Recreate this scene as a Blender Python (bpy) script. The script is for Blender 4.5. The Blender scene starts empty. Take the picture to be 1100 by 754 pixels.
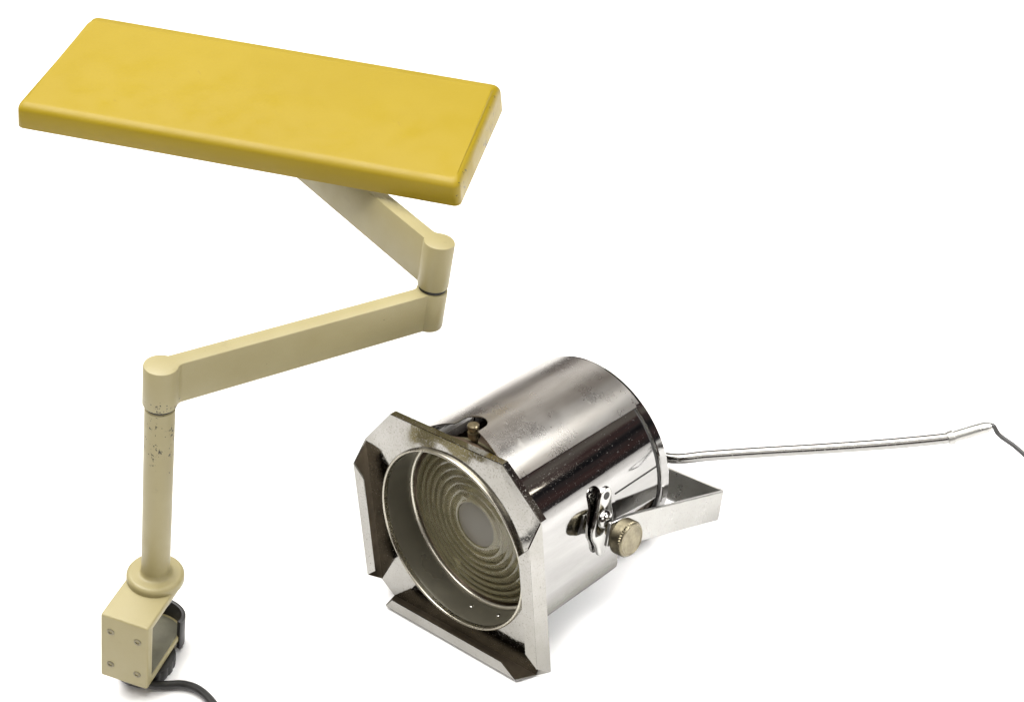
import bpy, bmesh, math, random
from mathutils import Matrix, Vector, noise
random.seed(4)
SC = bpy.context.scene
COL = SC.collection
PI = math.pi

# ------------------------------------------------------------------ camera
# basis vectors of the camera's right / down / forward axes in world space
CAM_H = 0.7944
RT = Vector((0.978246, -0.207401, 0.0))
FW = Vector((-0.114857, -0.541743, 0.832660))
UP = Vector((-0.172693, -0.814539, -0.553790))
M = Matrix((RT, FW, UP))                       # camera coords -> world


def cam_to_world(R, t):
    R = Matrix(R)
    W = (M @ R).to_4x4()
    W.translation = M @ Vector(t) + Vector((0, 0, CAM_H))
    return W


cd = bpy.data.cameras.new('camera')
cd.sensor_width = 36.0
cd.lens = 1600.0 / 1100.0 * 36.0
cd.clip_start = 0.01
cd.clip_end = 100.0
cam = bpy.data.objects.new('camera', cd)
COL.objects.link(cam)
cm = (M @ Matrix(((1, 0, 0), (0, -1, 0), (0, 0, -1)))).to_4x4()
cm.translation = (0, 0, CAM_H)
cam.matrix_world = cm
SC.camera = cam

# ------------------------------------------------------------------ world
wd = bpy.data.worlds.new('World')
SC.world = wd
wd.use_nodes = True
# a dim studio: dark walls with uneven, slightly warm and reddish patches
_nt = wd.node_tree
_tc = _nt.nodes.new('ShaderNodeTexCoord')
_mp = _nt.nodes.new('ShaderNodeMapping')
_mp.inputs['Scale'].default_value = (1.0, 1.0, 2.6)
_nz = _nt.nodes.new('ShaderNodeTexNoise')
_nz.inputs['Scale'].default_value = 2.3
_nz.inputs['Detail'].default_value = 3.0
_rp = _nt.nodes.new('ShaderNodeValToRGB')
_e = _rp.color_ramp.elements
_e.new(0.5); _e.new(0.58)
for _i, (_p, _c) in enumerate(((0.32, (.03, .03, .035)), (0.46, (.10, .085, .085)), (0.54, (.16, .09, .085)), (0.70, (.42, .38, .33)))):
    _e[_i].position = _p
    _e[_i].color = _c + (1.0,)
_nt.links.new(_tc.outputs['Generated'], _mp.inputs['Vector'])
_nt.links.new(_mp.outputs['Vector'], _nz.inputs['Vector'])
_nt.links.new(_nz.outputs['Fac'], _rp.inputs['Fac'])
_nt.links.new(_rp.outputs['Color'], _nt.nodes['Background'].inputs[0])
_nt.nodes['Background'].inputs[1].default_value = 0.6

# ------------------------------------------------------------------ lamps
def area(name, loc, target, sx, sy, power, col=(1, 1, 1)):
    l = bpy.data.lights.new(name, 'AREA')
    l.shape = 'RECTANGLE'
    l.size, l.size_y = sx, sy
    l.energy = power
    l.color = col
    o = bpy.data.objects.new(name, l)
    COL.objects.link(o)
    o.location = loc
    o.rotation_euler = (Vector(target) - Vector(loc)).to_track_quat('-Z', 'Y').to_euler()
    return o


area('overhead_softbox', (-0.1, 1.25, 3.2), (0, 1.25, 0), 3.2, 3.2, 275.0, (1.0, 0.985, 0.96))
area('side_softbox', (-1.9, 2.2, 1.5), (0.05, 1.0, 0.1), 0.5, 1.0, 8.0, (1.0, 0.97, 0.92))
area('back_softbox', (0.0, 3.4, 1.5), (0.05, 1.0, 0.1), 2.4, 1.0, 7.5, (1.0, 0.97, 0.93))
area('right_softbox', (1.75, 1.25, 2.0), (0.1, 1.0, 0.1), 0.8, 0.6, 2.0).data.spread = math.radians(70)
area('front_softbox', (-0.2, -1.0, 1.8), (0.0, 1.0, 0.1), 1.2, 1.2, 12.0, (1.0, 0.98, 0.95))
area('low_fill', (0.72, 0.50, 0.50), (0.30, 0.80, 0.0), 0.3, 0.3, 1.5).data.spread = math.radians(60)
area('right_strip', (2.4, 0.55, 1.15), (0.15, 1.0, 0.1), 0.12, 0.5, 0.9, (1.0, 0.93, 0.8))

# ------------------------------------------------------------------ output
SC.render.engine = 'CYCLES'
SC.view_settings.view_transform = 'Standard'
SC.view_settings.look = 'None'
SC.view_settings.exposure = 0.0
SC.view_settings.gamma = 1.0
SC.cycles.use_denoising = True
SC.cycles.max_bounces = 14
SC.cycles.transmission_bounces = 12
SC.cycles.glossy_bounces = 8
SC.cycles.caustics_reflective = True
SC.cycles.blur_glossy = 0.6
SC.cycles.caustics_refractive = False
SC.cycles.sample_clamp_indirect = 6.0


# ================================================================== materials
class Mat:
    def __init__(self, name):
        self.m = bpy.data.materials.new(name)
        self.m.use_nodes = True
        self.nt = self.m.node_tree
        self.b = self.nt.nodes['Principled BSDF']
        self.tc = self.nt.nodes.new('ShaderNodeTexCoord')

    def set(self, **k):
        for n, v in k.items():
            self.b.inputs[n.replace('_', ' ')].default_value = v
        return self

    def link(self, a, b):
        self.nt.links.new(a, b)

    def noise(self, scale, detail=4, rough=0.55, stretch=None, dist=0.0):
        n = self.nt.nodes.new('ShaderNodeTexNoise')
        n.inputs['Scale'].default_value = scale
        n.inputs['Detail'].default_value = detail
        n.inputs['Roughness'].default_value = rough
        n.inputs['Distortion'].default_value = dist
        if stretch:
            mp = self.nt.nodes.new('ShaderNodeMapping')
            mp.inputs['Scale'].default_value = stretch
            self.link(self.tc.outputs['Object'], mp.inputs['Vector'])
            self.link(mp.outputs['Vector'], n.inputs['Vector'])
        else:
            self.link(self.tc.outputs['Object'], n.inputs['Vector'])
        return n.outputs['Fac']

    def ramp(self, fac, stops):
        r = self.nt.nodes.new('ShaderNodeValToRGB')
        e = r.color_ramp.elements
        while len(e) < len(stops):
            e.new(0.5)
        for i, (p, c) in enumerate(stops):
            e[i].position = p
            e[i].color = c if isinstance(c, tuple) else (c, c, c, 1)
        self.link(fac, r.inputs['Fac'])
        return r.outputs['Color']

    def mix(self, fac, a, b, mode='MIX'):
        n = self.nt.nodes.new('ShaderNodeMix')
        n.data_type = 'RGBA'
        n.blend_type = mode
        for sock, v in ((n.inputs[0], fac), (n.inputs[6], a), (n.inputs[7], b)):
            if hasattr(v, 'is_linked'):
                self.link(v, sock)
            else:
                sock.default_value = v
        return n.outputs[2]

    def math(self, op, a, b=0.0):
        n = self.nt.nodes.new('ShaderNodeMath')
        n.operation = op
        for sock, v in ((n.inputs[0], a), (n.inputs[1], b)):
            if hasattr(v, 'is_linked'):
                self.link(v, sock)
            else:
                sock.default_value = v
        return n.outputs[0]

    def axis(self, k):
        s = self.nt.nodes.new('ShaderNodeSeparateXYZ')
        self.link(self.tc.outputs['Object'], s.inputs[0])
        return s.outputs[k]

    def local(self, k):
        n = self.nt.nodes.new('ShaderNodeAttribute')
        n.attribute_name = 'local'
        s = self.nt.nodes.new('ShaderNodeSeparateXYZ')
        self.link(n.outputs['Vector'], s.inputs[0])
        return s.outputs[k]

    def maprange(self, v, a, b, c=0.0, d=1.0):
        n = self.nt.nodes.new('ShaderNodeMapRange')
        n.inputs[1].default_value, n.inputs[2].default_value = a, b
        n.inputs[3].default_value, n.inputs[4].default_value = c, d
        self.link(v, n.inputs[0])
        return n.outputs[0]

    def color(self, s):
        self.link(s, self.b.inputs['Base Color'])

    def rough(self, s):
        self.link(s, self.b.inputs['Roughness'])

    def bump(self, h, strength=0.1, dist=0.001):
        n = self.nt.nodes.new('ShaderNodeBump')
        n.inputs['Strength'].default_value = strength
        n.inputs['Distance'].default_value = dist
        self.link(h, n.inputs['Height'])
        self.link(n.outputs['Normal'], self.b.inputs['Normal'])


def c3(r, g, b):
    return (r, g, b, 1.0)


def mk_paper():
    m = Mat('white_paper').set(Roughness=0.9)
    m.b.inputs['Specular IOR Level'].default_value = 0.1
    m.color(m.ramp(m.noise(3.0, 3), [(0.3, c3(.88, .88, .88)), (0.7, c3(.9, .9, .9))]))
    return m.m


def mk_chrome(name, base, r0, r1, pit, wav, tint=None, scratch=0.0, streak=None, under=False):
    m = Mat(name).set(Metallic=1.0)
    big = m.noise(16, 4, .6) if not streak else m.noise(11, 5, .6, stretch=streak)  # stretched noise paints lengthwise reflection streaks into the colour
    col = m.ramp(big, [(0.35, c3(*base)), (0.68, c3(*(tint or base)))])
    spots = m.ramp(m.noise(620, 3, .7), [(0.60 - pit * .12, 0.0), (0.72 - pit * .12, 1.0)])
    col = m.mix(m.math('MULTIPLY', spots, 0.55 * min(1, pit)), col, c3(.16, .14, .11))
    if under:                                  # paints in the dim reflection of the shadow beneath the housing
        shade_band = m.maprange(m.local(2), -.0400, -.0250, 1.0, 0.0)
        shade_band = m.math('MULTIPLY', shade_band, m.maprange(m.noise(30, 4), .2, .5, .6, 1.0))
        col = m.mix(shade_band, col, c3(.19, .185, .165))
    m.color(col)
    rr = m.ramp(m.noise(38, 6, .7), [(0.35, r0), (0.7, r1)])
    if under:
        rr = m.mix(shade_band, rr, c3(.34, .34, .34))
    rr = m.mix(m.math('MULTIPLY', spots, .5), rr, c3(.5, .5, .5))
    if scratch:
        sc = m.ramp(m.noise(70, 4, .8, stretch=(9, .6, 9)), [(0.58, 0.0), (0.66, 1.0)])
        rr = m.mix(m.math('MULTIPLY', sc, scratch), rr, c3(.6, .6, .6))
    m.rough(rr)
    h = m.math('ADD', m.math('MULTIPLY', m.noise(14, 2, .5), wav), m.math('MULTIPLY', m.noise(450, 2), .004))
    m.bump(h, 0.35, 0.004)
    return m.m


def mk_cowl():
    m = Mat('worn_satin_chrome').set(Metallic=1.0)
    streak = m.noise(7, 4, .5, stretch=(5, 1.0, 5))
    col = m.ramp(streak, [(0.32, c3(.30, .27, .235)), (0.5, c3(.42, .40, .365)), (0.68, c3(.54, .53, .50))])
    spots = m.ramp(m.noise(420, 3, .7), [(0.58, 0.0), (0.7, 1.0)])
    col = m.mix(m.math('MULTIPLY', spots, .12), col, c3(.18, .15, .12))
    m.color(col)
    rr = m.ramp(m.noise(26, 6, .7), [(0.3, .24), (0.7, .33)])
    sc = m.ramp(m.noise(42, 1, .5, stretch=(.9, 3.6, 2.0), dist=.9), [(0.68, 0.0), (0.72, 1.0)])
    rr = m.mix(m.math('MULTIPLY', sc, .22), rr, c3(.6, .6, .6))
    m.rough(rr)
    m.bump(m.math('ADD', m.math('MULTIPLY', m.noise(9, 2, .5, stretch=(3, .6, 3)), .5), m.math('MULTIPLY', m.noise(500, 2), .02)), .3, .003)
    return m.m


def mk_cream(name, base, specks=0.0, zmid=0.0, zhalf=0.02, xmax=None):
    m = Mat(name).set(Roughness=0.42)
    m.b.inputs['Specular IOR Level'].default_value = 0.4
    a = base
    b = (base[0] * .90, base[1] * .88, base[2] * .80)
    col = m.ramp(m.noise(14, 5, .6), [(0.3, c3(*b)), (0.65, c3(*a))])
    grime = m.ramp(m.noise(90, 6, .7), [(0.62, 0.0), (0.85, 1.0)])
    col = m.mix(m.math('MULTIPLY', grime, .35), col, c3(.10, .08, .045))
    if specks:
        z = m.axis(2)
        near = m.maprange(m.math('ABSOLUTE', m.math('SUBTRACT', z, zmid)), 0.0, zhalf, 1.0, 0.0)
        if xmax:
            near = m.math('MULTIPLY', near, m.maprange(m.axis(0), xmax * .7, xmax, 1.0, 0.0))
        n = m.math('ADD', m.noise(330, 3, .75, stretch=(1, 1, .75)),
                   m.math('MULTIPLY', m.math('SUBTRACT', near, 1.0), .22))
        n2 = m.math('ADD', n, m.math('MULTIPLY', m.math('SUBTRACT', m.noise(75, 2), .5), .5))
        chips = m.ramp(n2, [(0.655 - .04 * specks, 0.0), (0.68 - .04 * specks, 1.0)])
        col = m.mix(chips, col, c3(.03, .025, .018))
    m.color(col)
    m.rough(m.ramp(m.noise(60, 4), [(0.3, .36), (0.7, .5)]))
    m.bump(m.noise(700, 2), .12, .0006)
    return m.m


def mk_yellow():
    m = Mat('yellow_enamel').set(Roughness=0.4)
    m.b.inputs['Specular IOR Level'].default_value = 0.26
    col = m.ramp(m.noise(9, 4, .6), [(0.3, c3(.268, .192, .0098)), (0.7, c3(.283, .205, .0120))])
    st = m.ramp(m.noise(30, 5, .65, stretch=(1, .6, 1)), [(0.62, 0.0), (0.8, 1.0)])
    col = m.mix(m.math('MULTIPLY', st, .12), col, c3(.22, .13, .012))
    sp = m.ramp(m.noise(260, 3, .7), [(0.74, 0.0), (0.79, 1.0)])
    col = m.mix(m.math('MULTIPLY', sp, .55), col, c3(.12, .08, .02))
    # chips along the rim and the end edges, a few rubbed marks on the panel
    rim = m.maprange(m.local(2), -.0295, -.0240, 1.0, 0.0)
    ends = m.maprange(m.math('ABSOLUTE', m.local(0)), .262, .272, 0.0, 1.0)
    edge = m.math('MAXIMUM', m.math('MULTIPLY', rim, .8), ends)
    n = m.math('ADD', m.noise(150, 4, .75), m.math('MULTIPLY', m.math('SUBTRACT', edge, 1.0), .25))
    n = m.math('ADD', n, m.math('MULTIPLY', m.math('SUBTRACT', m.noise(28, 2), .5), .5))
    chips = m.ramp(n, [(0.63, 0.0), (0.66, 1.0)])
    col = m.mix(m.math('MULTIPLY', chips, .85), col, c3(.045, .035, .015))
    rub = m.ramp(m.noise(48, 3, .8, stretch=(1.6, .5, 1), dist=.8), [(0.70, 0.0), (0.74, 1.0)])
    col = m.mix(m.math('MULTIPLY', rub, .3), col, c3(.20, .13, .02))
    m.color(col)
    m.rough(m.ramp(m.noise(40, 5), [(0.3, .30), (0.7, .5)]))
    m.bump(m.noise(420, 2), .1, .0006)
    return m.m


def mk_plain(name, col, rough, metallic=0.0, var=.25, scale=120):
    m = Mat(name).set(Metallic=metallic)
    d = tuple(x * (1 - var) for x in col)
    m.color(m.ramp(m.noise(scale, 5, .65), [(0.3, c3(*d)), (0.7, c3(*col))]))
    m.rough(m.ramp(m.noise(scale * .6, 4), [(0.3, max(.02, rough - .07)), (0.7, rough + .07)]))
    m.bump(m.noise(scale * 3, 2), .1, .0006)
    return m.m


def mk_glass():
    m = Mat('amber_lens_glass').set(Roughness=0.03, IOR=1.5)
    m.b.inputs['Transmission Weight'].default_value = 0.74
    r2 = m.math('ADD', m.math('POWER', m.local(0), 2.0), m.math('POWER', m.math('SUBTRACT', m.local(2), .0012), 2.0))
    mid = m.maprange(r2, .0180 ** 2, .0190 ** 2, 1.0, 0.0)
    col = m.ramp(m.noise(20, 3), [(0.3, c3(.50, .45, .265)), (0.7, c3(.58, .53, .33))])
    m.color(m.mix(mid, col, c3(.36, .335, .27)))
    m.rough(m.mix(mid, m.ramp(m.noise(90, 5), [(0.35, .01), (0.75, .08)]), c3(.42, .42, .42)))
    return m.m


MT = {}
MT['paper'] = mk_paper()
MT['plate'] = mk_chrome('plate_chrome', (0.335, 0.328, 0.309), .03, .12, .6, .9, (0.243, 0.236, 0.213))
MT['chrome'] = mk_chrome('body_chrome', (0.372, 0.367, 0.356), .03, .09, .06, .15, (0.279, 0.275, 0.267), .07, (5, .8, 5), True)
MT['bright'] = mk_chrome('bright_chrome', (0.430, 0.426, 0.408), .06, .12, .2, .2)
MT['pipe'] = mk_chrome('pipe_chrome', (.25, .246, .232), .14, .22, .3, .15)
MT['zinc'] = mk_chrome('dull_zinc', (0.361, 0.357, 0.340), .24, .38, .35, .2, (0.310, 0.305, 0.284))
MT['cowl'] = mk_cowl()
MT['collar'] = mk_chrome('dull_collar', (.42, .40, .34), .22, .34, .5, .2, (.34, .32, .26))
MT['wall'] = mk_plain('grey_olive_wall', (.12, .112, .085), .30, .5, .12, 25)
MT['tarnish'] = mk_plain('brown_tarnish', (.15, .122, .085), .34, .85, .5, 35)
MT['ring'] = mk_plain('pale_ring', (.62, .59, .50), .28, .75, .15, 90)
MT['rust'] = mk_plain('rusty_steel', (.17, .125, .085), .45, .75, .5, 40)
MT['dull'] = mk_plain('dull_reflector', (.50, .46, .38), .3, 1.0, .3, 30)
MT['brass'] = mk_plain('tarnished_brass', (.235, .207, .14), .38, 1.0, .5, 160)
MT['bolt'] = mk_plain('old_bolt', (.40, .34, .22), .35, 1.0, .5, 200)
MT['glass'] = mk_glass()
MT['black'] = mk_plain('black_rubber', (.018, .018, .018), .42, 0, .4, 100)
MT['jaw_tone'] = mk_plain('jaw_shade_grey', (.13, .125, .085), .55, 0, .3, 80)  # tone of the jaw in shade, put into the colour
MT['dark'] = mk_plain('dark_gap', (.012, .011, .009), .6, 0, .3, 100)
MT['flex'] = mk_plain('black_flex', (.016, .014, .012), .4, 0, .4, 100)
MT['yellow'] = mk_yellow()
CREAM = (.305, .268, .140)
MT['cream'] = mk_cream('cream_enamel', CREAM)
MT['screw'] = mk_plain('painted_screw', (.215, .19, .115), .4, .3, .4, 200)
MT['white'] = mk_plain('white_diffuser', (.75, .75, .72), .4, 0, .05, 60)


# ================================================================== mesh helpers
class MB:
    """collects shapes and links them as ONE mesh object"""

    def __init__(self, pre=None):
        self.bm = bmesh.new()
        self.pre = pre or Matrix()

    def grid(self, rows, close_u=False, close_v=False):
        vs = [[self.bm.verts.new(p) for p in r] for r in rows]
        nr, nc = len(vs), len(vs[0])
        for i in range(nr if close_v else nr - 1):
            for j in range(nc if close_u else nc - 1):
                a, b = vs[i][j], vs[i][(j + 1) % nc]
                c, d = vs[(i + 1) % nr][(j + 1) % nc], vs[(i + 1) % nr][j]
                try:
                    self.bm.faces.new((a, b, c, d))
                except ValueError:
                    pass
        return vs

    def lathe(self, prof, mat=None, seg=96, cap=True):
        """prof: (radius, height) pairs revolved about local Z, then mat"""
        mat = mat or Matrix()
        rows = []
        for r, z in prof:
            rows.append([mat @ Vector((max(r, 1e-5) * math.cos(2 * PI * k / seg), max(r, 1e-5) * math.sin(2 * PI * k / seg), z))
                         for k in range(seg)])
        vs = self.grid(rows, close_u=True)
        if cap:
            for r in (vs[0], vs[-1]):
                try:
                    self.bm.faces.new(r)
                except ValueError:
                    pass

    def poly(self, pts, off):
        """flat polygon given thickness along vector off"""
        off = Vector(off)
        a = [self.bm.verts.new(Vector(p)) for p in pts]
        b = [self.bm.verts.new(Vector(p) + off) for p in pts]
        self.bm.faces.new(a)
        self.bm.faces.new(list(reversed(b)))
        n = len(pts)
        for i in range(n):
            self.bm.faces.new((a[i], b[i], b[(i + 1) % n], a[(i + 1) % n]))

    def layers(self, outl):
        """stack of equal-count closed outlines, capped at both ends"""
        vs = self.grid(outl, close_u=True)
        self.bm.faces.new(vs[0])
        self.bm.faces.new(list(reversed(vs[-1])))

    def tube(self, path, rad, seg=20, cap=True):
        pts = [Vector(p) for p in path]
        rad = rad if isinstance(rad, (list, tuple)) else [rad] * len(pts)
        n = None
        rows = []
        for i, p in enumerate(pts):
            t = (pts[min(i + 1, len(pts) - 1)] - pts[max(i - 1, 0)]).normalized()
            if n is None:
                n = t.orthogonal().normalized()
            n = (n - t * n.dot(t)).normalized()
            b = t.cross(n)
            rows.append([p + rad[i] * (n * math.cos(2 * PI * k / seg) + b * math.sin(2 * PI * k / seg)) for k in range(seg)])
        vs = self.grid(rows, close_u=True)
        if cap:
            self.bm.faces.new(vs[0])
            self.bm.faces.new(list(reversed(vs[-1])))

    def shell(self, fr, r, t, th0, th1, zc, y0, y1, nth=64, ny=12):
        """curved sheet of thickness t about the Y axis; y0/y1 may be functions of the angle"""
        def P(rr, th, y):
            return Vector((rr * math.cos(th), y, zc + rr * math.sin(th)))
        f0 = y0 if callable(y0) else (lambda a: y0)
        f1 = y1 if callable(y1) else (lambda a: y1)
        A, B = [], []
        for i in range(nth + 1):
            th = th0 + (th1 - th0) * i / nth
            ys = [f0(th) + (f1(th) - f0(th)) * j / ny for j in range(ny + 1)]
            A.append([P(r, th, y) for y in ys])
            B.append([P(r - t, th, y) for y in ys])
        va = self.grid(A)
        vb = self.grid(B)
        def strip(p, q):
            for i in range(len(p) - 1):
                self.bm.faces.new((p[i], p[i + 1], q[i + 1], q[i]))
        strip(va[0], vb[0]); strip(va[-1], vb[-1])
        strip([r_[0] for r_ in va], [r_[0] for r_ in vb]); strip([r_[-1] for r_ in va], [r_[-1] for r_ in vb])

    def sheet(self, fn, ys, t):
        """bent sheet: fn(y) gives its open outline in X and Z"""
        A, B = [], []
        for y in ys:
            o = [Vector(p) for p in fn(y)]
            ra, rb = [], []
            for i, p in enumerate(o):
                d = (o[min(i + 1, len(o) - 1)] - o[max(i - 1, 0)]).normalized()
                n = Vector((-d.y, d.x)) * t
                ra.append(Vector((p.x, y, p.y)))
                rb.append(Vector((p.x + n.x, y, p.y + n.y)))
            A.append(ra)
            B.append(rb)
        va, vb = self.grid(A), self.grid(B)

        def strip(p, q):
            for i in range(len(p) - 1):
                self.bm.faces.new((p[i], p[i + 1], q[i + 1], q[i]))
        strip(va[0], vb[0]); strip(va[-1], vb[-1])
        strip([r_[0] for r_ in va], [r_[0] for r_ in vb]); strip([r_[-1] for r_ in va], [r_[-1] for r_ in vb])

    def build(self, name, mat, parent=None, angle=35, bevel=0.0, seg=2, mat2=None, pick=None):
        bm = self.bm
        bmesh.ops.remove_doubles(bm, verts=bm.verts, dist=1e-6)
        bmesh.ops.recalc_face_normals(bm, faces=bm.faces)
        if bevel:
            es = [e for e in bm.edges if len(e.link_faces) == 2 and e.calc_face_angle(0) > math.radians(40)]
            bmesh.ops.bevel(bm, geom=es, offset=bevel, segments=seg, profile=.5, affect='EDGES', clamp_overlap=True)
        if pick:
            for f in bm.faces:
                if pick(f):
                    f.material_index = 1
        bm.verts.ensure_lookup_table()
        loc = [c for v in bm.verts for c in v.co]
        bm.transform(self.pre)
        me = bpy.data.meshes.new(name)
        bm.to_mesh(me)
        bm.free()
        at = me.attributes.new('local', 'FLOAT_VECTOR', 'POINT')   # the part's own coordinates, for wear and painted-shade masks
        at.data.foreach_set('vector', loc)
        me.materials.append(mat)
        if mat2:
            me.materials.append(mat2)
        me.shade_smooth()
        me.set_sharp_from_angle(angle=math.radians(angle))
        o = bpy.data.objects.new(name, me)
        COL.objects.link(o)
        if parent:
            o.parent = parent
        return o


def catmull(pts, n=10):
    P = [Vector(p) for p in pts]
    P = [2 * P[0] - P[1]] + P + [2 * P[-1] - P[-2]]
    out = []
    for i in range(1, len(P) - 2):
        for k in range(n):
            t = k / n
            a, b, c, d = P[i - 1], P[i], P[i + 1], P[i + 2]
            out.append(.5 * ((2 * b) + (c - a) * t + (2 * a - 5 * b + 4 * c - d) * t * t + (3 * b - a - 3 * c + d) * t ** 3))
    out.append(P[-2])
    return out


def thing(name, mw, label, cat):
    o = bpy.data.objects.new(name, None)
    o.empty_display_size = .05
    COL.objects.link(o)
    o.matrix_world = mw
    o['label'] = label
    o['category'] = cat
    return o


def ymat(y=0.0, zc=0.0, x=0.0):
    """local Z of a lathe -> +Y of the spotlight"""
    return Matrix.Translation((x, y, zc)) @ Matrix.Rotation(-PI / 2, 4, 'X')


# ================================================================== the setting
g = MB()
g.grid([[(-3.5, -1.5, 0), (3.5, -1.5, 0)], [(-3.5, 5.5, 0), (3.5, 5.5, 0)]])
gr = g.build('ground', MT['paper'])
gr['kind'] = 'structure'

# ================================================================== spotlight
R_S = ((0.72397, 0.68724, -0.05978), (0.27626, -0.36825, -0.88773), (-0.6321, 0.62618, -0.45646))
T_S = (-0.04269, 0.13824, 1.09037)
MS = cam_to_world(R_S, T_S)
BASE_S = Vector((0, 0.04, -0.078))
PRE_S = Matrix.Translation(-BASE_S)
spot = thing('spotlight', MS @ Matrix.Translation(BASE_S),
             'old chrome theatre spotlight with ribbed glass lens lying on the white surface', 'spotlight')
MSI = MS.inverted()


def SB():
    return MB(PRE_S)


W, ZT, ZB = .090, .0858, .0857
CT, CB, CS = .0332, .0137, .0102          # corner cuts: top, bottom, side fold
D, S_, LW, LS = .0132, .0141, .0100, .0104
SBT, LSB, BL, DX = .0113, .0082, .0125, .0079
RO, ZO = .0727, .0012                     # opening
ZC = .0079                                # body axis height

# --- front plate with its round opening
oct_ = [(-W + CT, ZT), (W - CT, ZT), (W, ZT - CT), (W, -ZB + CS), (W - CB, -ZB), (-W + CB, -ZB), (-W, -ZB + CS), (-W, ZT - CT)]


def hit(a):
    dx, dz = math.cos(a), math.sin(a)
    best = None
    for i in range(8):
        (x0, z0), (x1, z1) = oct_[i], oct_[(i + 1) % 8]
        z0 -= ZO; z1 -= ZO
        ex, ez = x1 - x0, z1 - z0
        den = dx * ez - dz * ex
        if abs(den) < 1e-12:
            continue
        s = (x0 * ez - z0 * ex) / den
        u = (x0 * dz - z0 * dx) / den
        if s > 0 and -1e-6 <= u <= 1 + 1e-6 and (best is None or s < best):
            best = s
    return best


angs = sorted([2 * PI * k / 128 for k in range(128)] + [math.atan2(z - ZO, x) % (2 * PI) for x, z in oct_])
pl = SB()
rows = []
NJ = 7
for side in (0, 1):
    y = 0.0 if side == 0 else .0014
    js = range(NJ + 1) if side == 0 else range(NJ, -1, -1)
    for j in js:
        t = j / NJ
        row = []
        for a in angs:
            r = RO * (1 - t) + hit(a) * t
            x, z = r * math.cos(a), ZO + r * math.sin(a)
            # the sheet is a little dished round the opening and uneven
            w = .0011 * (1 - t) ** 2 + .0005 * noise.noise(Vector((x * 22, z * 22, 3.1))) * (1 - (2 * t - 1) ** 2)
            row.append(Vector((x, y - w, z)))
        rows.append(row)
pl.grid(rows, close_u=True, close_v=True)
# folded-back rim along the top and the two top corners
for (p, q) in (((-W, ZT - CT), (-W + CT, ZT)), ((-W + CT, ZT), (W - CT, ZT)), ((W - CT, ZT), (W, ZT - CT))):
    ex, ez = q[0] - p[0], q[1] - p[1]
    l = math.hypot(ex, ez)
    nx, nz = -ez / l, ex / l
    o = .0004
    a = (p[0] + nx * o, .0004, p[1] + nz * o); b = (q[0] + nx * o, .0004, q[1] + nz * o)
    pl.poly([a, b, (b[0], .0058, b[2]), (a[0], .0058, a[2])], (-nx * .0012, 0, -nz * .0012))
plate = pl.build('front_plate', MT['plate'], spot, 30)

T = .0012
for sx in (-1, 1):
    ch = SB()
    X = sx * (W + .0003)
    ch.poly([(X, 0.0003, ZT - CT), (X, -D, ZT - CT - S_), (X, -D, -ZB + CS + SBT), (X, 0.0003, -ZB + CS)], (-sx * T, 0, 0))
    XI = sx * (W - LW)
    lipx = sx * (W + .0003)
    ch.poly([(lipx, -D - .0003, ZT - CT - S_), (XI, -D - .0003, ZT - CT - S_ - LS), (XI, -D - .0003, -ZB + CS + SBT + LSB), (lipx, -D - .0003, -ZB + CS + SBT)], (0, T, 0))
    ch.build('filter_channel', MT['plate'], plate, 25, .0003, 1, MT['tarnish'],
             lambda f, sx=sx: f.normal.x * sx < -.8 or f.normal.y > .8)
ch = SB()
Zb = -ZB - .0003
ch.poly([(-W + CB, .0003, Zb), (W - CB, .0003, Zb), (W - CB - DX, -D, Zb), (-W + CB + .004, -D, Zb)], (0, 0, T))
ch.poly([(-W + CB + .004, -D - .0003, Zb), (W - CB - DX, -D - .0003, Zb), (W - CB - DX - .014, -D - .0003, Zb + LW), (-W + CB + .013, -D - .0003, Zb + LW)], (0, T, 0))
ch.build('filter_channel', MT['plate'], plate, 25, .0003, 1, MT['tarnish'], lambda f: f.normal.z > .8 or f.normal.y > .8)

# --- opening collar, inner retaining ring, rivets
ol = SB()
prof = []
for k in range(13):
    a = PI * k / 12
    prof.append((.0722 + .0012 * math.cos(a), -.0030 - .0016 * math.sin(a)))
prof = [(.0734, .0025)] + prof + [(.0710, .003), (.0710, .0225), (.0722, .0225), (.0722, .0025)]
ol.lathe(prof, ymat(0, ZO), 128, cap=False)
coll = ol.build('lens_collar', MT['collar'], spot, 40)
cwl = SB()
cwl.lathe([(.0708, -.0005), (.0702, .0015), (.0702, .0232)], ymat(0, ZO), 128, cap=False)
cwl.build('collar_wall', MT['wall'], coll, 50)
ri = SB()
prof = []
for k in range(17):
    a = 2 * PI * k / 16
    prof.append((.0691 + .0017 * math.cos(a), .0233 + .0017 * math.sin(a)))
ri.lathe(prof, ymat(0, ZO), 128, cap=False)
ri.build('retaining_ring', MT['ring'], coll, 60)
for deg in (133, 268, 292):
    a = math.radians(deg)
    rv = SB()
    d = Vector((math.cos(a), 0, math.sin(a)))
    m4 = Matrix.Translation(Vector((0, .014, ZO)) + d * .0712) @ (-d).to_track_quat('Z', 'Y').to_matrix().to_4x4()
    rv.lathe([(.0022, 0), (.0021, .0008), (.0015, .0015), (.0006, .0018)], m4, 20)
    rv.build('rivet', MT['bright'], coll, 60)

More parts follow.
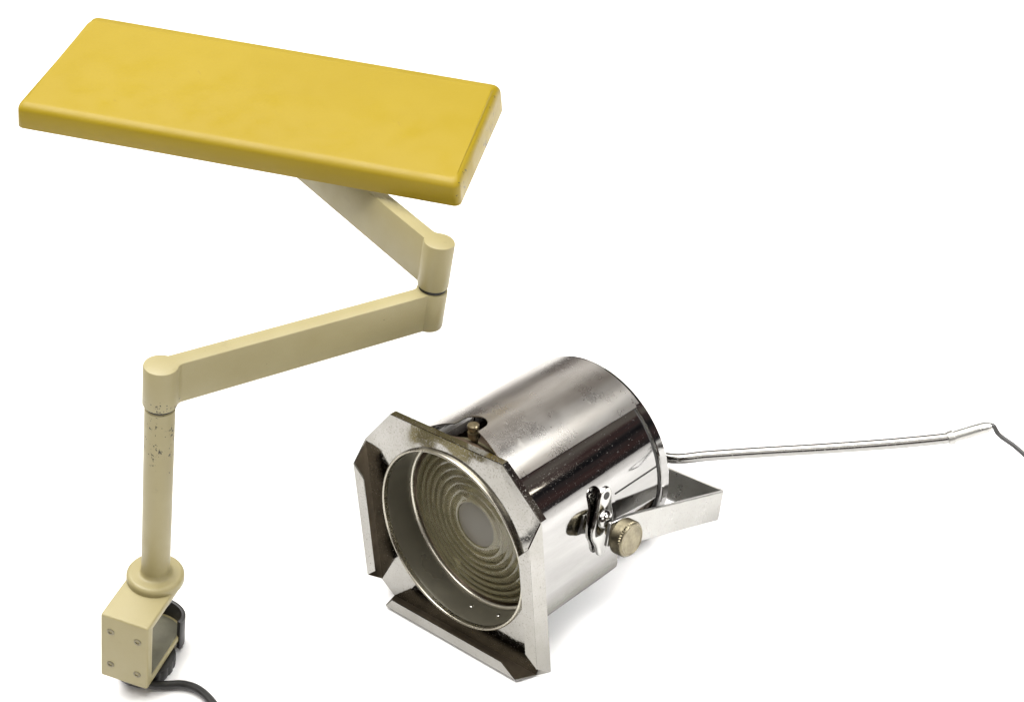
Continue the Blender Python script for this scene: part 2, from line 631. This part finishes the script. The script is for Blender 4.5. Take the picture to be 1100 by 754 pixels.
# --- stepped glass lens
ln = SB()
radii = [.0185, .0260, .0325, .0385, .0445, .0505, .0560, .0615, .0672]
prof = [(0.0, .0215)]
for k in range(1, 9):
    r = radii[0] * k / 8
    prof.append((r, .0215 + .0022 * (r / radii[0]) ** 2))
for i in range(len(radii) - 1):
    a, b = radii[i], radii[i + 1]
    dep = .0026 + .0004 * i
    prof.append((a + .0004, .0222 + .0002))
    for k in range(1, 6):
        u = k / 5
        prof.append((a + .0006 + (b - a - .0006) * u, .0222 + dep * u ** 1.6))
prof += [(.0675, .031), (.0672, .0325), (.0005, .0335)]
ln.lathe(prof, ymat(0, ZO), 128)
ln.build('lens', MT['glass'], spot, 28)

# --- inside: lamp-house tube and reflector
it = SB()
it.lathe([(.0725, .0030), (.0725, .0230), (.0640, .0350), (.0640, .1470), (.0630, .1470), (.0630, .0345)], ymat(0, ZO), 96, cap=False)
it.build('inner_tube', MT['rust'], spot, 30)
rf = SB()
prof = []
for k in range(15):
    a = math.radians(62) * k / 14
    prof.append((max(.0001, .058 * math.sin(a) * 1.05), .100 - .058 * (math.cos(a) - .47) + .02))
rf.lathe(prof + [(.0622, prof[-1][1] + .0005), (.0622, .145), (.0001, .145)], ymat(0, ZO), 96)
rf.build('reflector', MT['dull'], spot, 30)

# --- outer housing: lower sheet (front part all round, rear part cut away underneath)
RB = .0743
hs = SB()
rad = math.radians


def house_outline(y):
    right = [(RB * math.cos(rad(a)), ZC + RB * math.sin(rad(a))) for a in [46.2 - 46.2 * k / 24 for k in range(25)]]   # right side, top to bottom
    zb = -.0739 + .055 * y
    x1, z1 = .0735, -.0440
    right += [(RB, ZC - .010), (RB - .0001, ZC - .020), (RB - .0002, ZC - .032), (RB - .0003, ZC - .042), (RB - .0005, z1 + .0040)]
    right += [(RB - .0012, z1 + .0012), (RB - .0032, z1 - .0012)]
    right += [(.0660, -.0510), (.0560, -.0605), (.0460, -.0690 + .03 * y), (.0400, zb + .0012), (.0350, zb), (.0180, zb), (0, zb)]
    left = [(-x, z) for x, z in reversed(right[:-1])]
    return right + left


hs.sheet(house_outline, [.0016 + (.0950 - .0016) * k / 10 for k in range(11)], .0010)
hs.shell(None, RB, .0010, rad(-12), rad(46.2), ZC, .0950, .1462, 40, 8)
hs.shell(None, RB, .0010, rad(133.8), rad(192), ZC, .0950, .1462, 40, 8)
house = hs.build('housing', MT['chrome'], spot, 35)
# riveted strap on the side of the housing
for sg in (0, 1):
    st = SB()
    a0, a1 = (rad(9), rad(9.8)) if sg == 0 else (rad(170.2), rad(171))
    st.shell(None, RB + .0004, .0006, a0, a1, ZC, .0970, .1455, 2, 6)
    st.build('seam', MT['dark'], house, 35)

# --- top cowl with keyhole notch
def cowl_front(a):
    d = math.degrees(a)
    u = abs(d - 91.0)
    base = .0175 if u > 30 else .0175 + .0075 * (30 - u) / 22 if u > 8 else .0252
    du = (d - 92.5) / 8.5
    if abs(du) < 1:
        base = max(base, .0325 + .0090 * math.sqrt(1 - du * du))
    return base


cw = SB()
RC = .0758
cw.shell(None, RC, .0009, rad(46.4), rad(133.6), ZC, cowl_front, .1535, 180, 14)
cowl = cw.build('top_cowl', MT['cowl'], spot, 35)
for a_ in (46.4, 133.6):      # narrow dark gap under each long edge of the cowl
    gp = SB()
    gp.shell(None, RB + .0006, .0012, rad(a_ - .25), rad(a_ + .25), ZC, .018, .147, 2, 6)
    gp.build('edge_gap', MT['dark'], cowl, 35)

# --- thumb bolt in the notch
bt = SB()
mz = Matrix.Translation((0.0025, .0265, ZO))
bt.lathe([(.0026, .0630), (.0026, .0745), (.0045, .0746), (.0045, .0792), (.0028, .0796), (.0028, .0812),
          (.0042, .0815), (.0045, .0822), (.0045, .0846), (.0040, .0853), (.0010, .0855)], mz, 28)
bt.build('thumb_bolt', MT['bolt'], spot, 30)

# --- rear cap
rc_ = SB()
rc_.lathe([(.0700, .1470), (.0748, .1476), (.0765, .1484), (.0770, .1492), (.0770, .1555), (.0764, .1565), (.0752, .1572),
           (.0600, .1586), (.0300, .1600), (.0001, .1605)], ymat(0, ZC - .0016), 128)
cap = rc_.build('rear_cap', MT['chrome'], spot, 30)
dg = SB()
dg.lathe([(.0725, .1455), (.0749, .1458), (.0749, .1482), (.0725, .1482)], ymat(0, ZC - .0010), 96, cap=False)
dg.build('groove', MT['dark'], cap, 30)

# --- yoke: one bent strap
yk = SB()
HY = .0122
P0, P1 = Vector((.079, .0024)), Vector((.2088, -.0405))
dv = (P1 - P0).normalized(); pv = Vector((-dv.y, dv.x))
XO, TY = .0900, .0030


def ypt(s, w, x):
    q = P0 + dv * s + pv * w
    return Vector((x, q.x, q.y))


LY = (P1 - P0).length
rows = []
RB2 = .006
path = []                                   # (s, x) of the strap's outer face with its normal
for k in range(9):
    path.append((-.0100 + (LY - RB2 + .0100) * k / 8, XO, 0.0))
for k in range(1, 7):
    a = PI / 2 * k / 6
    path.append((LY - RB2 + RB2 * math.sin(a), XO - RB2 + RB2 * math.cos(a), a))
mir = [(s, -x, PI - a) for s, x, a in reversed(path)]
for s, x, a in path + mir:
    s2, x2 = s - TY * math.sin(a), x - TY * math.cos(a)
    tap = HY
    if s < -.004 and abs(abs(x) - XO) < 1e-6:
        tap = HY * .75
    elif abs(abs(x) - XO) < 1e-6 and s < .008:
        tap = HY * .97
    rows.append([ypt(s, tap, x), ypt(s, -tap, x), ypt(s2, -tap, x2), ypt(s2, tap, x2)])
vs = yk.grid(rows, close_u=True)
yk.bm.faces.new(vs[0]); yk.bm.faces.new(list(reversed(vs[-1])))
yk.build('yoke', MT['zinc'], spot, 35, .0005, 1)

# --- pivot brackets, washers, knurled knobs on both sides
for sx in (1, -1):
    pb = SB()
    prof_w = [(-.0275, .0012), (-.0268, .0028), (-.0245, .0042), (-.0200, .0054), (-.0160, .0072), (-.0120, .0098), (-.0080, .0110), (-.0030, .0112),
              (.0020, .0104), (.0070, .0088), (.0120, .0074), (.0180, .0068), (.0215, .0062), (.0240, .0050), (.0258, .0032), (.0266, .0012)]
    out = [(w, z) for z, w in prof_w] + [(-w, z) for z, w in reversed(prof_w)]
    lay = []
    for off, x in ((.10, .0764), (0, .0768), (0, .0788), (.06, .0797), (.16, .0801)):
        lay.append([Vector((sx * x, .0765 + yy * (1 - off) + zz * .15, .0095 + zz * (1 - off * .3))) for yy, zz in out])
    pb.layers(lay)
    brk = pb.build('pivot_bracket', MT['bright'], spot, 35)
    sd = SB()
    sd.lathe([(.0072, .0796), (.0070, .0812), (.0060, .0834), (.0042, .0847), (.0018, .0853), (.0001, .0854)],
             Matrix.Translation((0, .0765, .0115)) @ Matrix.Rotation(sx * PI / 2, 4, 'Y'), 32)
    sd.build('dome_rivet', MT['bright'], brk, 50)
    hole = SB()
    hole.lathe([(.0030, .0), (.0030, .0006), (.0001, .0006)], Matrix.Translation((sx * .0799, .0797, .0300)) @ Matrix.Rotation(sx * PI / 2, 4, 'Y'), 20)
    hole.build('bracket_hole', MT['dark'], brk, 30)
    post = SB()
    post.lathe([(.0052, .0730), (.0052, .0800)], Matrix.Translation((0, .0772, .004)) @ Matrix.Rotation(sx * PI / 2, 4, 'Y'), 24)
    post.build('spacer', MT['bright'], brk, 30)
    kb = SB()
    mk = Matrix.Translation((0, .0785, .0022)) @ Matrix.Rotation(sx * PI / 2, 4, 'Y')
    kb.lathe([(.0045, .0820), (.0045, .0862), (.0080, .0863), (.0085, .0885), (.0085, .0915), (.0060, .0920), (.0060, .0935)], mk, 40)
    # knurled rim
    rows = []
    NK = 84
    for (r, x, kn) in ((.0100, .0932, 0), (.0126, .0934, 0), (.0133, .0942, 1), (.0133, .0957, -1), (.0133, .0972, 1), (.0133, .0987, -1), (.0133, .1002, 1), (.0133, .1017, -1),
                       (.0131, .1030, 0), (.0122, .1040, 0), (.0112, .1043, 0), (.0105, .1038, 0), (.0060, .1036, 0), (.0015, .1038, 0)):
        rows.append([mk @ Vector(((r + .0006 * kn * (1 if i % 2 else -1)) * math.cos(2 * PI * i / NK),
                                  (r + .0006 * kn * (1 if i % 2 else -1)) * math.sin(2 * PI * i / NK), x)) for i in range(NK)])
    vs = kb.grid(rows, close_u=True)
    kb.bm.faces.new(vs[0]); kb.bm.faces.new(vs[-1])
    kb.build('yoke_knob', MT['brass'], spot, 30)

# --- rear conduit pipe with ferrule, sleeve and flex
pts = [(0, .1590, .0079), (.010, .1650, .0081), (.036, .1700, .0088), (.0665, .1742, .0105), (.0884, .1880, .0145), (.1230, .2125, .0190),
       (.1576, .2367, .0232), (.1960, .2655, .0277), (.2200, .2845, .0308), (.2342, .2958, .0331)]
pp = SB()
pth = catmull(pts, 8)
pp.tube(pth, .0042, 24)
pipe = pp.build('conduit_pipe', MT['pipe'], spot, 40)
nt = SB()
nt.lathe([(.0055, .1595), (.0055, .1640), (.0046, .1650)], ymat(0, ZC), 24)
nt.build('pipe_boss', MT['bright'], pipe, 30)
e0, e1 = Vector((.2342, .2958, .0331)), Vector((.2532, .3154, .0404))
dr = (e1 - e0).normalized()
fe = SB()
qm = Matrix.Translation(e0) @ dr.to_track_quat('Z', 'Y').to_matrix().to_4x4()
fe.lathe([(.0042, -.0030), (.0052, -.0026), (.0054, .0), (.0054, .0016), (.0042, .0022)], qm, 28)
fe.build('ferrule', MT['zinc'], pipe, 30)
sl = SB()
Ls = (e1 - e0).length
sl.lathe([(.0043, .0020), (.0045, Ls * .5), (.0043, Ls * .92), (.0033, Ls * 1.05), (.0018, Ls * 1.04)], qm, 28)
sl.build('sleeve', MT['zinc'], pipe, 30)


def from_world(p):
    return MSI @ Vector(p)


cordpts = [e1 - dr * .004, e1 + dr * .003, from_world((.3425, .8495, .0655)), from_world((.3520, .8440, .0565)), from_world((.3600, .838, .047)),
           from_world((.374, .828, .026)), from_world((.395, .815, .008)), from_world((.43, .80, .0022)), from_world((.52, .79, .0022)), from_world((.66, .83, .0022))]
cf = SB()
cf.tube(catmull(cordpts, 8), .0018, 14)
cf.build('power_cord', MT['flex'], spot, 40)

# ================================================================== desk lamp
SL = 0.654
R_L = ((0.78346, -0.60138, 0.15661), (-0.2538, -0.53968, -0.8027), (0.56725, 0.58914, -0.57545))
T_L = (-0.36336, 0.01414, 1.54209)
ML = cam_to_world(R_L, [v * SL for v in T_L])
BASE_L = Vector((0.0, 0.0, -0.4315)) * SL
PRE_L = Matrix.Translation(-BASE_L) @ Matrix.Scale(SL, 4)
lamp = thing('desk_lamp', ML @ Matrix.Translation(BASE_L),
             'yellow and cream jointed clamp-on desk lamp with a long flat shade', 'desk lamp')
MLI = ML.inverted()
RA = .0185
HA, L1, A2 = .0518, .3451, 1.62047
H, RP = .2963, .0162
GB, HB = .0042, .0608
L2 = .305


def LB(mat=None):
    return MB(PRE_L @ (mat or Matrix()))


def arm_outline(l, r, w, q, n=28):
    """plan of an arm: a round boss at each end joined by a bar with filleted corners"""
    xc = math.sqrt((r + q) ** 2 - (w + q) ** 2)
    al = math.atan2(w + q, xc)
    half = []
    for k in range(n + 1):                     # boss at the origin, from +al round the back to -al
        a = al + (2 * PI - 2 * al) * k / n
        half.append((r * math.cos(a), r * math.sin(a)))
    fil = []
    a0 = al + PI - 2 * PI
    for k in range(1, 7):                      # fillet below, to the straight
        u = k / 6
        s = -al + PI + (PI / 2 - (PI - al)) * u
        fil.append((xc + q * math.cos(s), -(w + q) + q * math.sin(s)))
    left = half + fil
    right = [(l - x, -y) for x, y in left]
    return left + right


def make_arm(name, l, h, mat, material):
    b = LB(mat)
    lay = []
    bv = .0022
    for z, o in ((-h, bv), (-h + bv * .3, bv * .3), (-h + bv, 0), (-bv, 0), (-bv * .3, bv * .3), (0, bv)):
        lay.append([Vector((x, y, z)) for x, y in arm_outline(l, RA - o, .0080 - o, .010 + o)])
    b.layers(lay)
    return b.build(name, material, lamp, 40)


MT['cream_arm'] = mk_cream('cream_enamel_arm', CREAM, 2.2, (-.048 + .4315) * SL, .014, .016)
MT['cream_post'] = mk_cream('cream_enamel_post', CREAM, 1.5, (-.085 + .4315) * SL, .075)
make_arm('lower_arm', L1, HA, None, MT['cream_arm'])
MB_B = Matrix.Translation((L1, 0, GB + HB)) @ Matrix.Rotation(A2, 4, 'Z')
make_arm('upper_arm', L2, HB, MB_B, MT['cream'])
for (x, z0, z1) in ((0, -HA - .0045, -HA + .001), (L1, -.001, GB + .001)):
    b = LB(Matrix.Translation((x, 0, 0)))
    b.lathe([(.0160 if x else .0150, z0), (.0160 if x else .0150, z1)], None, 48)
    b.build('joint_washer', MT['dark'], lamp, 40)
b = LB()
b.lathe([(RP, -HA - .0195), (RP, -H)][::-1] if False else [(RP - .001, -H - .006), (RP, -H), (RP, -HA - .0048), (RP - .0012, -HA - .0036)], None, 64)
b.build('post', MT['cream_post'], lamp, 40)
b = LB()
prof = [(.0150, -.3080), (.0300, -.3100), (.0322, -.3098), (.0328, -.3085)]
for k in range(9):
    a = PI / 2 * k / 8
    prof.append((.0276 + .0052 * math.cos(a), -.3030 + .0055 * math.sin(a)))
prof += [(.0215, -.2976), (.0188, -.2974), (.0174, -.2964), (.0166, -.2946), (.0162, -.2920)]
b.lathe(prof, None, 80, cap=False)
b.build('post_collar', MT['cream'], lamp, 40)

# --- C-shaped clamp bracket
A3 = -2.49652
MC = Matrix.Rotation(A3, 4, 'Z')
FD, WB = .0758, .0290
Z0, Z1 = -.3075, -.4075
TT, TF, TJ = .0110, .0130, .0095
b = LB(MC)
rows = []
NV = 26
EB = .0020


def clamp_profile(ph, e):
    back = -(WB - e) * math.cos(ph) + .0005
    jb = -.012 - (.019 - e) * math.cos(ph)
    f, z0, z1 = FD - e, Z0 - e, Z1 + e
    r = .0026
    p = []
    for k in range(5):                        # rounded top front edge
        a = PI / 2 * (1 - k / 4)
        p.append((f - r + r * math.cos(a), z0 - r + r * math.sin(a)))
    for k in range(5):                        # rounded bottom front edge
        a = -PI / 2 * k / 4
        p.append((f - r + r * math.cos(a), z1 + r + r * math.sin(a)))
    return p + [(jb, z1), (jb, Z1 + TJ - e), (FD - TF + e, Z1 + TJ - e), (FD - TF + e, Z0 - TT + e), (back, Z0 - TT + e), (back, z0)]


slices = [(-PI / 2, -WB, EB), (-PI / 2, -WB + EB * .3, EB * .3)]
slices += [(-PI / 2 + PI * i / NV, (WB - EB) * math.sin(-PI / 2 + PI * i / NV), 0) for i in range(NV + 1)]
slices += [(PI / 2, WB - EB * .3, EB * .3), (PI / 2, WB, EB)]
for ph, v, e in slices:
    rows.append([Vector((u, v, z)) for u, z in clamp_profile(ph, e)])
vs = b.grid(rows, close_u=True)
b.bm.faces.new(vs[0]); b.bm.faces.new(list(reversed(vs[-1])))
brk = b.build('clamp_bracket', MT['cream'], lamp, 50)
for (v, z) in ((-.0165, Z0 - .0235), (.0165, Z0 - .0260), (-.0165, Z0 - .0765), (.0165, Z0 - .0790)):
    s = LB(MC @ Matrix.Translation((FD, v, z)) @ Matrix.Rotation(PI / 2, 4, 'Y'))
    s.lathe([(.0046, -.001), (.0046, .0003), (.0041, .0009), (.0024, .0011), (.0019, -.0006), (.0001, -.0012)], None, 24)
    sc_ = s.build('screw', MT['screw'], brk, 30)
# --- black parts of the clamp
b = LB(MC @ Matrix.Translation((.024, 0, 0)))
NF = 120
lay = []
for z, r, fl in ((Z1 - .0240, .0335, 0), (Z1 - .0232, .0355, .3), (Z1 - .0215, .0365, 1), (Z1 - .0060, .0365, 1), (Z1 - .0042, .0355, .3), (Z1 - .0034, .0300, 0), (Z1 - .0032, .0140, 0), (Z1 + .001, .0140, 0)):
    lay.append([Vector(((r - .0016 * fl * max(0, math.sin(2 * PI * 20 * k / NF)) ** 2) * math.cos(2 * PI * k / NF),
                        (r - .0016 * fl * max(0, math.sin(2 * PI * 20 * k / NF)) ** 2) * math.sin(2 * PI * k / NF), z)) for k in range(NF)])
b.layers(lay)
b.build('clamp_knob', MT['black'], lamp, 40)
b = LB(MC)
rows = []
for i in range(21):
    ph = -PI * .60 + PI * 1.20 * i / 20
    c, s = math.cos(ph), math.sin(ph)
    rows.append([Vector((-.012 - .024 * c, .0325 * s, Z1 - .0115)), Vector((-.012 - .024 * c, .0325 * s, Z1 + .0330)),
                 Vector((-.012 - .0195 * c, .0272 * s, Z1 + .0330)), Vector((-.012 - .0195 * c, .0272 * s, Z1 - .0115))])
vs = b.grid(rows, close_u=True)
b.bm.faces.new(vs[0]); b.bm.faces.new(list(reversed(vs[-1])))
b.build('clamp_guard', MT['black'], lamp, 40, .0012, 2)
b = LB(MC @ Matrix.Translation((.010, 0, 0)))
zt = Z0 - TT
b.lathe([(.0250, zt + .001), (.0250, zt - .010), (.0240, zt - .0125), (.0001, zt - .013)], None, 48)
b.build('clamp_pad', MT['black'], lamp, 40)
b = LB(MC)
lay = []
for z, o in ((Z1 + TJ - .001, 0), (Z1 + TJ + .0018, 0), (Z1 + TJ + .0026, .0012)):
    row = []
    for k in range(16):
        ph = -PI / 2 + PI * k / 15
        row.append(Vector((-.010 - (.0165 - o) * math.cos(ph), (WB - .002 - o) * math.sin(ph), z)))
    row += [Vector((FD - TF - .001 - o, WB - .002 - o, z)), Vector((FD - TF - .001 - o, -WB + .002 + o, z))]
    lay.append(row)
b.layers(lay)
b.build('jaw_shade_plate', MT['jaw_tone'], lamp, 40)  # added plate whose grey-green colour paints in the jaw's shade

# --- mains lead: from under the clamp along the ground and out of the picture
wl = [MLI @ Vector(p) for p in [(0, 0, 0)]]


def ground_at(px, py, hz):
    """world point at height hz on the line of sight measured in the photograph"""
    ray = M @ Vector(((px - 550) / 1600, (py - 377) / 1600, 1))
    s = (hz - CAM_H) / ray.z
    return Vector((ray.x * s, ray.y * s, hz))


lead = [ground_at(148, 722, .012), ground_at(158, 733, .007), ground_at(176, 735.5, .0045), ground_at(196, 735, .0045), ground_at(212, 740, .0045),
        ground_at(226, 752, .0045), ground_at(238, 772, .0045), ground_at(246, 812, .0045), ground_at(250, 880, .0045)]
b = MB(Matrix.Translation(-BASE_L) @ MLI)
b.tube(catmull(lead, 10), .0034, 18)
b.build('mains_lead', MT['black'], lamp, 40)

# --- shade
KS = 1.19
RSH = Matrix(((0.6444, 0.744, -0.1765), (-0.761, 0.6466, -0.0531), (0.0746, 0.1685, 0.9829)))
PSH = Vector((0.2865, 0.307, 0.1086))
MSH = RSH.to_4x4()
MSH.translation = PSH
LX, WY, TH = .448 * KS / 2 + .0065, .160 * KS / 2, .0262 * KS


def rrect(hx, hy, r, z, n=6, back=.0215, zb=-.0045):
    out = []
    for cx, cy, a0 in ((hx - r, hy + back - r, 0), (-hx + r, hy + back - r, PI / 2), (-hx + r, -hy + r, PI), (hx - r, -hy + r, 1.5 * PI)):
        for k in range(n + 1):
            a = a0 + PI / 2 * k / n
            out.append(Vector((cx + r * math.cos(a), cy + r * math.sin(a), z + (zb if cy > 0 else 0))))
    return out


b = LB(MSH)
lay = []
RF = .0125
i0 = -.0055                                   # flat panel inset
for bk, zz in ((.0075, -.0004), (.0095, -.0008)):          # flat panel up to the shallow bevel along the back
    lay.append(rrect(LX + i0 - (.001 if bk < .005 else 0), WY + i0 - (.001 if bk < .005 else 0), .009, 0, 6, bk, zz))
for k in range(1, 9):
    a = math.radians(72) * k / 8
    lay.append(rrect(LX + i0 + RF * math.sin(a) * .62, WY + i0 + RF * math.sin(a), .007 + RF * math.sin(a) * .15, -RF * .9 * (1 - math.cos(a)), 6, .0215, -.0045 - .0005 * k))
lay.append(rrect(LX + .0045, WY + .0090, .0085, -TH + .001, 6, .0215, -.0150))
lay.append(rrect(LX + .0042, WY + .0087, .0085, -TH, 6, .0215, -.0150))
lay.append(rrect(LX + .0020, WY + .0065, .0080, -TH, 6, .0215, -.0150))
lay.append(rrect(LX - .0005, WY + .0030, .0070, -.0125, 6, .0200, -.004))
b.layers(lay)
shade = b.build('shade', MT['yellow'], lamp, 50)
b = LB(MSH)
b.layers([rrect(LX - .004, WY - .004, .010, -.0155, 6, 0, 0), rrect(LX - .004, WY - .004, .010, -.0190, 6, 0, 0)])
b.build('diffuser', MT['white'], shade, 40)
# --- swivel between the upper arm and the shade
end = MB_B @ Vector((L2, 0, 0))
b = LB(Matrix.Translation(end))
b.lathe([(.0120, -.002), (.0120, .010), (.0090, .012), (.0090, .030)], None, 40)
b.build('shade_swivel', MT['cream'], lamp, 40)
